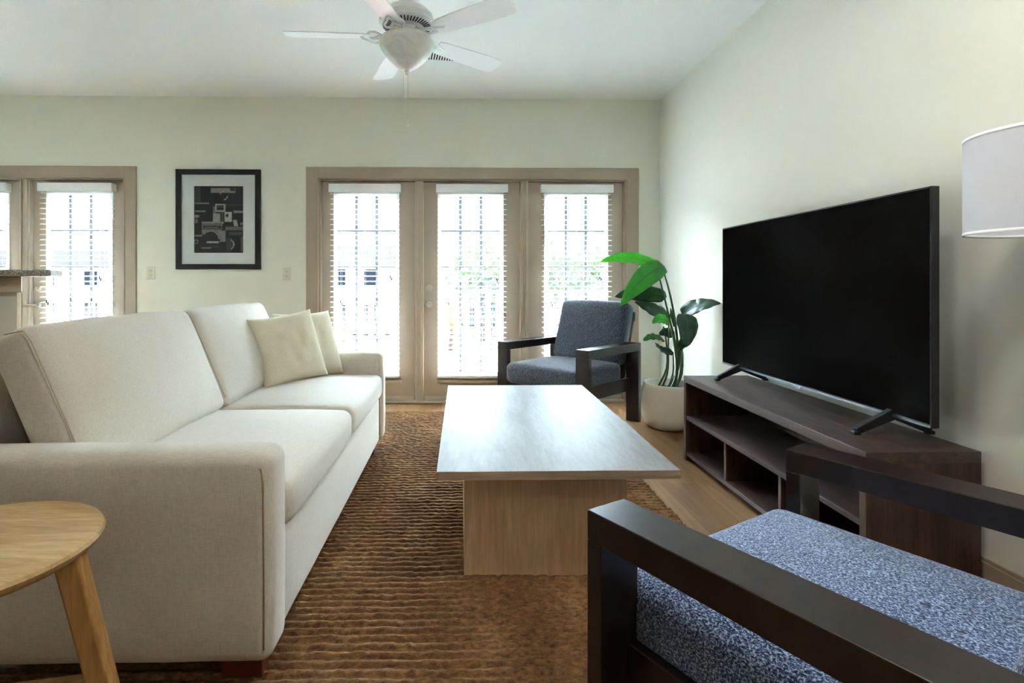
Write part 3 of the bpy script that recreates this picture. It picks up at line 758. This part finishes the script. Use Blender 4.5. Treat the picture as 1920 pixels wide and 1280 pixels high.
# ------------------------------------------------------------------ potted plant
pp = thing('potted_plant', 'tall bird of paradise plant in a round white pot in the corner', 'potted plant', (1.565, 4.02, 0))
prf = [(0, 0), (.13, 0), (.165, .012), (.188, .04), (.203, .085), (.208, .15), (.205, .23), (.197, .30), (.192, .326), (.187, .334), (.177, .334), (.173, .325), (.173, .27), (0, .27)]
smooth_angle(MB().lathe(prf, 64).build('pot', M['pot'], pp), 40)
MB().lathe([(0, .285), (.08, .289), (.172, .281)], 32).build('soil', M['soil'], pp, smooth=True)
PX, PY = 1.565, 4.02
def W(px, py, D):
    """point seen in the photograph at that pixel, D metres ahead"""
    a = (px-886)/1010*D; s_, c = 20/1010.2, .9998
    return Vector((a*c+D*s_-PX, -a*s_+D*c-PY, 1.092-(py-528)/1010*D))
def bez(p0, p1, p2, t): return p0*(1-t)**2+p1*2*t*(1-t)+p2*t*t
def leaf(base, mid, tip, width, up, m, fold=.25, droop=0, seed=0):
    """blade along a bezier midrib; up = direction the face looks"""
    n_, k_ = 18, 4; vs = []; fs = []
    up = Vector(up).normalized()
    for i in range(n_+1):
        t = i/n_; p = bez(base, mid, tip, t); d = (bez(base, mid, tip, min(1, t+.02))-bez(base, mid, tip, max(0, t-.02))).normalized()
        sdv = d.cross(up).normalized(); nn = sdv.cross(d).normalized()
        wd = width*.5*(math.sin(PI*min(1, (t*.93+.055))**.72))**.75
        if i in (0,): wd = width*.05
        if i == n_: wd = .001
        for j in range(-k_, k_+1):
            q = j/k_; rip = .004*math.sin(t*26+seed+j*.4)*abs(q)
            vs.append(p+sdv*q*wd+nn*(fold*abs(q)*wd-droop*wd*q*q+rip))
    w_ = 2*k_+1
    for i in range(n_):
        for j in range(2*k_):
            if seed % 3 == 1 and i in (8,) and j in (0, 1): continue
            fs.append((i*w_+j, i*w_+j+1, (i+1)*w_+j+1, (i+1)*w_+j))
    b = MB(); b.add(vs, fs); lf = b.build('leaf', m, pp, smooth=True)
    sol = lf.modifiers.new('thick', 'SOLIDIFY'); sol.thickness = .0012
    rb = MB(); rb.tube([bez(base, mid, tip, i/8)-up*.0008 for i in range(9)], [.0028*(1-i/9)+.0006 for i in range(9)], 6)
    rb.build('midrib', M['stem'], lf, smooth=True)
def stem(pts, r0, r1):
    b = MB(); k = len(pts)
    # smooth polyline
    P = []
    for i in range(k-1):
        for t in (0, .25, .5, .75):
            a, b0, c, d = pts[max(i-1, 0)], pts[i], pts[i+1], pts[min(i+2, k-1)]
            P.append(.5*((2*b0)+(-a+c)*t+(2*a-5*b0+4*c-d)*t*t+(-a+3*b0-3*c+d)*t**3))
    P.append(pts[-1]); n_ = len(P)
    b.tube(P, [r0+(r1-r0)*i/(n_-1) for i in range(n_)], 8); b.build('stem', M['stem'], pp, smooth=True)
def S(*a): return [W(*q) for q in a]
stem([Vector((-.01, -.02, .272))]+S((1269, 700, 4.02), (1264, 640, 4.0), (1250, 575, 3.95), (1236, 519, 3.9)), .013, .005)
stem([Vector((-.03, .02, .272))]+S((1271, 690, 4.05), (1268, 620, 4.03), (1258, 560, 4.0), (1245, 511, 3.96)), .013, .005)
stem([Vector((-.11, .0, .272))]+S((1250, 690, 4.0), (1249, 640, 4.0), (1244, 612, 3.98)), .009, .005)
stem([Vector((-.09, -.03, .272))]+S((1251, 700, 3.98), (1253, 650, 3.98), (1254, 606, 3.97)), .009, .005)
stem([Vector((.02, .0, .272))]+S((1276, 700, 4.0), (1275, 650, 3.98), (1282, 596, 3.9)), .012, .005)
stem([Vector((.04, .04, .272))]+S((1278, 700, 4.06), (1277, 640, 4.05), (1272, 600, 4.04), (1280, 588, 4.03)), .011, .005)
stem([Vector((.0, .03, .272))]+S((1267, 700, 4.05), (1266, 640, 4.05), (1255, 596, 4.05)), .011, .005)
stem([Vector((-.05, -.05, .272))]+S((1262, 700, 3.95), (1262, 660, 3.93)), .009, .005)
stem([Vector((.03, -.04, .272))]+S((1277, 690, 3.94), (1279, 650, 3.92)), .009, .005)
# 1 high bright leaf reaching left
leaf(W(1243, 508, 3.96), W(1190, 468, 3.92), W(1125, 491, 3.86), .125, (.1, -.75, .65), M['leaf_bright'], .12, .1, 1)
# 2 big leaf drooping to lower left, face turned to the camera
leaf(W(1245, 499, 3.9), W(1203, 512, 3.74), W(1163, 574, 3.62), .155, (.45, -.8, .55), M['leaf'], .25, 0, 2)
# 3 grey green leaf behind it
leaf(W(1250, 556, 3.95), W(1205, 540, 4.0), W(1152, 556, 4.05), .145, (.1, -.85, .5), M['leaf_dark'], -.1, .1, 3)
# 4 dark leaf under it
leaf(W(1256, 600, 4.05), W(1226, 576, 4.08), W(1190, 566, 4.1), .13, (.3, -.8, .5), M['leaf_dark'], .1, .1, 5)
# 5 small bright curled leaf
leaf(W(1254, 606, 3.97), W(1240, 590, 3.93), W(1223, 606, 3.9), .09, (.1, -.8, .6), M['leaf_bright'], .4, .3, 6)
# 6 low left leaf
leaf(W(1246, 639, 4.0), W(1226, 622, 3.98), W(1206, 639, 3.96), .10, (.0, -.45, 1), M['leaf'], .2, .2, 8)
# 7 low grey leaf
leaf(W(1262, 660, 3.93), W(1240, 664, 3.9), W(1228, 642, 3.9), .07, (.3, -.7, .7), M['leaf_dark'], .3, 0, 9)
# 8 right leaf reaching towards the television
leaf(W(1279, 592, 4.03), W(1300, 568, 3.9), W(1352, 569, 3.72), .14, (-.1, -.85, .5), M['leaf_dark'], .15, .1, 1)
# 9 broad leaf hanging in front of the stems
leaf(W(1284, 588, 3.9), W(1292, 610, 3.8), W(1288, 650, 3.75), .15, (-.1, -1, .2), M['leaf_dark'], .3, .2, 11)
# 10 lower small leaf
leaf(W(1279, 650, 3.92), W(1286, 632, 3.88), W(1270, 662, 3.86), .07, (-.2, -.9, .4), M['leaf_dark'], .2, 0, 12)
# 11 pale underside leaf at the back
leaf(W(1262, 632, 4.08), W(1250, 616, 4.1), W(1236, 628, 4.12), .09, (0, -.8, .6), M['leaf_dark'], .2, .1, 14)
# 12 rolled new shoot
b = MB(); b.tube([W(1264, 612, 4.03), W(1260, 590, 4.02), W(1257, 577, 4.0)], [.006, .016, .002], 8); b.build('leaf_bud', M['stem'], pp, smooth=True)

# ------------------------------------------------------------------ outside
GZ = -3.1
g_ = MB().box(-60, 60, YW+T+.9, 120, GZ-.2, GZ).build('parking_lot', M['asphalt']); struct(g_, 'sunlit parking lot below the balcony')
bs = MB().box(-7, 3.2, YW+T+.001, 6.55, -.22, -.03).build('balcony_slab', M['balcony']); struct(bs, 'pale concrete balcony floor outside the doors')
struct(MB().box(-8, 3.2, YW+T+.001, 6.60, H+.10, H+.30).build('added_sun_shield', M['ext_white']), 'added white overhang above the doors, out of view, blocking direct sun')  # unseen overhang added to keep direct sun out of the room
rl = thing('balcony_railing', 'white picket balcony railing outside the doors', 'railing', (0, 6.45, -.03))
MB().box(-7, 3.2, -.035, .035, .98, 1.02).build('top_rail', M['ext_white'], rl, bevel=.004)
MB().box(-7, 3.2, -.025, .025, .08, .12).build('bottom_rail', M['ext_white'], rl)
pk = MB(); k = -7.0
p0 = MB().box(-.030, .030, -.012, .012, .12, .98).build('picket', M['ext_white'], rl); p0.location = (-6.9, 0, 0)
for i in range(1, 80):
    c = p0.copy(); C.objects.link(c); c.parent = rl; c.location = (-6.9+i*.1265, 0, 0)
for x in (-6.9, -2.2, 1.85): MB().box(x-.05, x+.05, -.05, .05, 0, 1.06).build('post', M['ext_white'], rl)

def tree(label, x, y, h, r, m, seed):
    t = thing('tree', label, 'tree', (x, y, GZ))
    MB().tube([(0, 0, 0), (.1, 0, h*.4), (0, .1, h*.7)], [.18, .13, .06], 8).build('trunk', M['bark'], t, smooth=True)
    rd = random.Random(seed); mb = MB()
    for i in range(900):
        a, b = rd.uniform(0, 2*PI), math.acos(rd.uniform(-1, 1)); q = r*rd.uniform(.55, 1.02)
        lump = 1+.25*math.sin(3*a+seed)*math.sin(2*b+seed)
        c = Vector((math.cos(a)*math.sin(b)*q*lump, math.sin(a)*math.sin(b)*q*lump, h-r*.95+math.cos(b)*q*1.0*lump))
        s_ = rd.uniform(.12, .3)*r*.45; u = Vector((rd.uniform(-1, 1), rd.uniform(-1, 1), rd.uniform(-1, 1))).normalized(); v_ = u.orthogonal().normalized(); w_ = u.cross(v_)
        mb.add([c+v_*s_, c+w_*s_*.6, c-v_*s_, c-w_*s_*.6], [(0, 1, 2, 3)])
    mb.build('crown', m, t)
tree('green tree seen through the top of the middle door blind', 1.6, 38, 7.2, 2.3, M['foliage'], 1)
tree('dark blue-green tree low behind the right half of the middle door blind', 1.5, 30, 4.2, 1.1, M['foliage3'], 2)
tree('orange autumn tree behind the left half of the middle door blind', -.7, 32, 3.2, 1.0, M['foliage2'], 3)
tree('green tree behind the blind nearest the plant, left of two', 6.5, 36, 6.4, 2.2, M['foliage'], 4)
tree('green tree behind the blind nearest the plant, right of two', 10.6, 41, 6.8, 2.0, M['foliage'], 5)
tree('small shrub-like tree behind the railing at the left door of the trio', -5.0, 20, 3.0, .8, M['foliage'], 6)
def building(label, x, y, w_, h, d, m, rows, cols):
    t = thing('apartment_building', label, 'building', (x, y, GZ))
    MB().box(-w_/2, w_/2, 0, d, 0, h).build('wall', m, t)
    MB().prism([(-w_/2-.5, h), (w_/2+.5, h), (w_/2-1, h+1.6), (-w_/2+1, h+1.6)], -.4, d+.4, 'y').build('roof', M['roof'], t)
    for i in range(cols):
        for j in range(rows):
            cx_ = -w_/2+w_*(i+.5)/cols; cz = .9+j*2.9
            fr_ = MB().box(cx_-.65, cx_+.65, -.06, .0, cz, cz+1.5).build('window', M['ext_white'], t)
            MB().box(cx_-.55, cx_+.55, -.08, -.055, cz+.1, cz+1.4).build('pane', M['carglass'], fr_)
building('pale two storey building across the lot behind the left door of the trio', -10, 44, 13, 5.6, 8, M['ext_wall'], 2, 5)
building('blue-grey building across the lot behind the middle door', 1.2, 52, 5.5, 4.6, 8, M['ext_blue'], 2, 3)
building('pale building beyond the left-hand doors', -40, 48, 26, 5.4, 8, M['ext_wall'], 2, 7)
def car(label, x, y, rz, body):
    t = thing('parked_car', label, 'car', (x, y, GZ), rz)
    pf = [(-2.2, .35), (-2.25, .75), (-1.9, .9), (-1.2, .98), (-.7, 1.42), (.8, 1.45), (1.4, 1.02), (2.1, .92), (2.25, .6), (2.2, .35)]
    MB().prism(pf, -.85, .85, 'y').build('body', body, t, bevel=.06)
    MB().prism([(-1.1, 1.0), (-.66, 1.36), (.76, 1.39), (1.22, 1.03)], -.87, .87, 'y').build('window_glass', M['carglass'], t)
    for a in (-1.35, 1.4):
        for b in (-.8, .8):
            w_ = MB(); w_.tube([(a, b-.1, .32), (a, b+.1, .32)], .32, 18); w_.build('wheel', M['tyre'], t)
cw = mat('car_white', (225, 225, 228), .3); cb = mat('car_blue', (60, 84, 120), .3); cr = mat('car_red', (150, 50, 44), .3); cg = mat('car_grey', (110, 116, 124), .3)
car('blue parked car below the middle door blind, left of three', -.6, 20.5, R(84), cb)
car('grey parked car below the middle door blind, middle of three', 1.9, 20.0, R(95), cg)
car('white parked car below the middle door blind, right of three', 4.6, 20.5, R(90), cw)
car('red parked car behind the railing at the left door of the trio', -4.2, 17, R(80), cr)
car('dark blue parked car farther back behind the right door blind', 5.5, 31, R(0), cb)
hd = MB(); rd = random.Random(11)
for i in range(1400):
    c = Vector((rd.uniform(-9, 12), rd.uniform(12.5, 13.3), GZ+rd.uniform(.05, .8))); s_ = .12
    u = Vector((rd.uniform(-1, 1), rd.uniform(-1, 1), rd.uniform(-1, 1))).normalized(); v_ = u.orthogonal().normalized(); w_ = u.cross(v_)
    hd.add([c+v_*s_, c+w_*s_, c-v_*s_, c-w_*s_], [(0, 1, 2, 3)])
tag(hd.build('hedge', M['foliage']), 'low green hedge below the balcony railing', 'hedge')
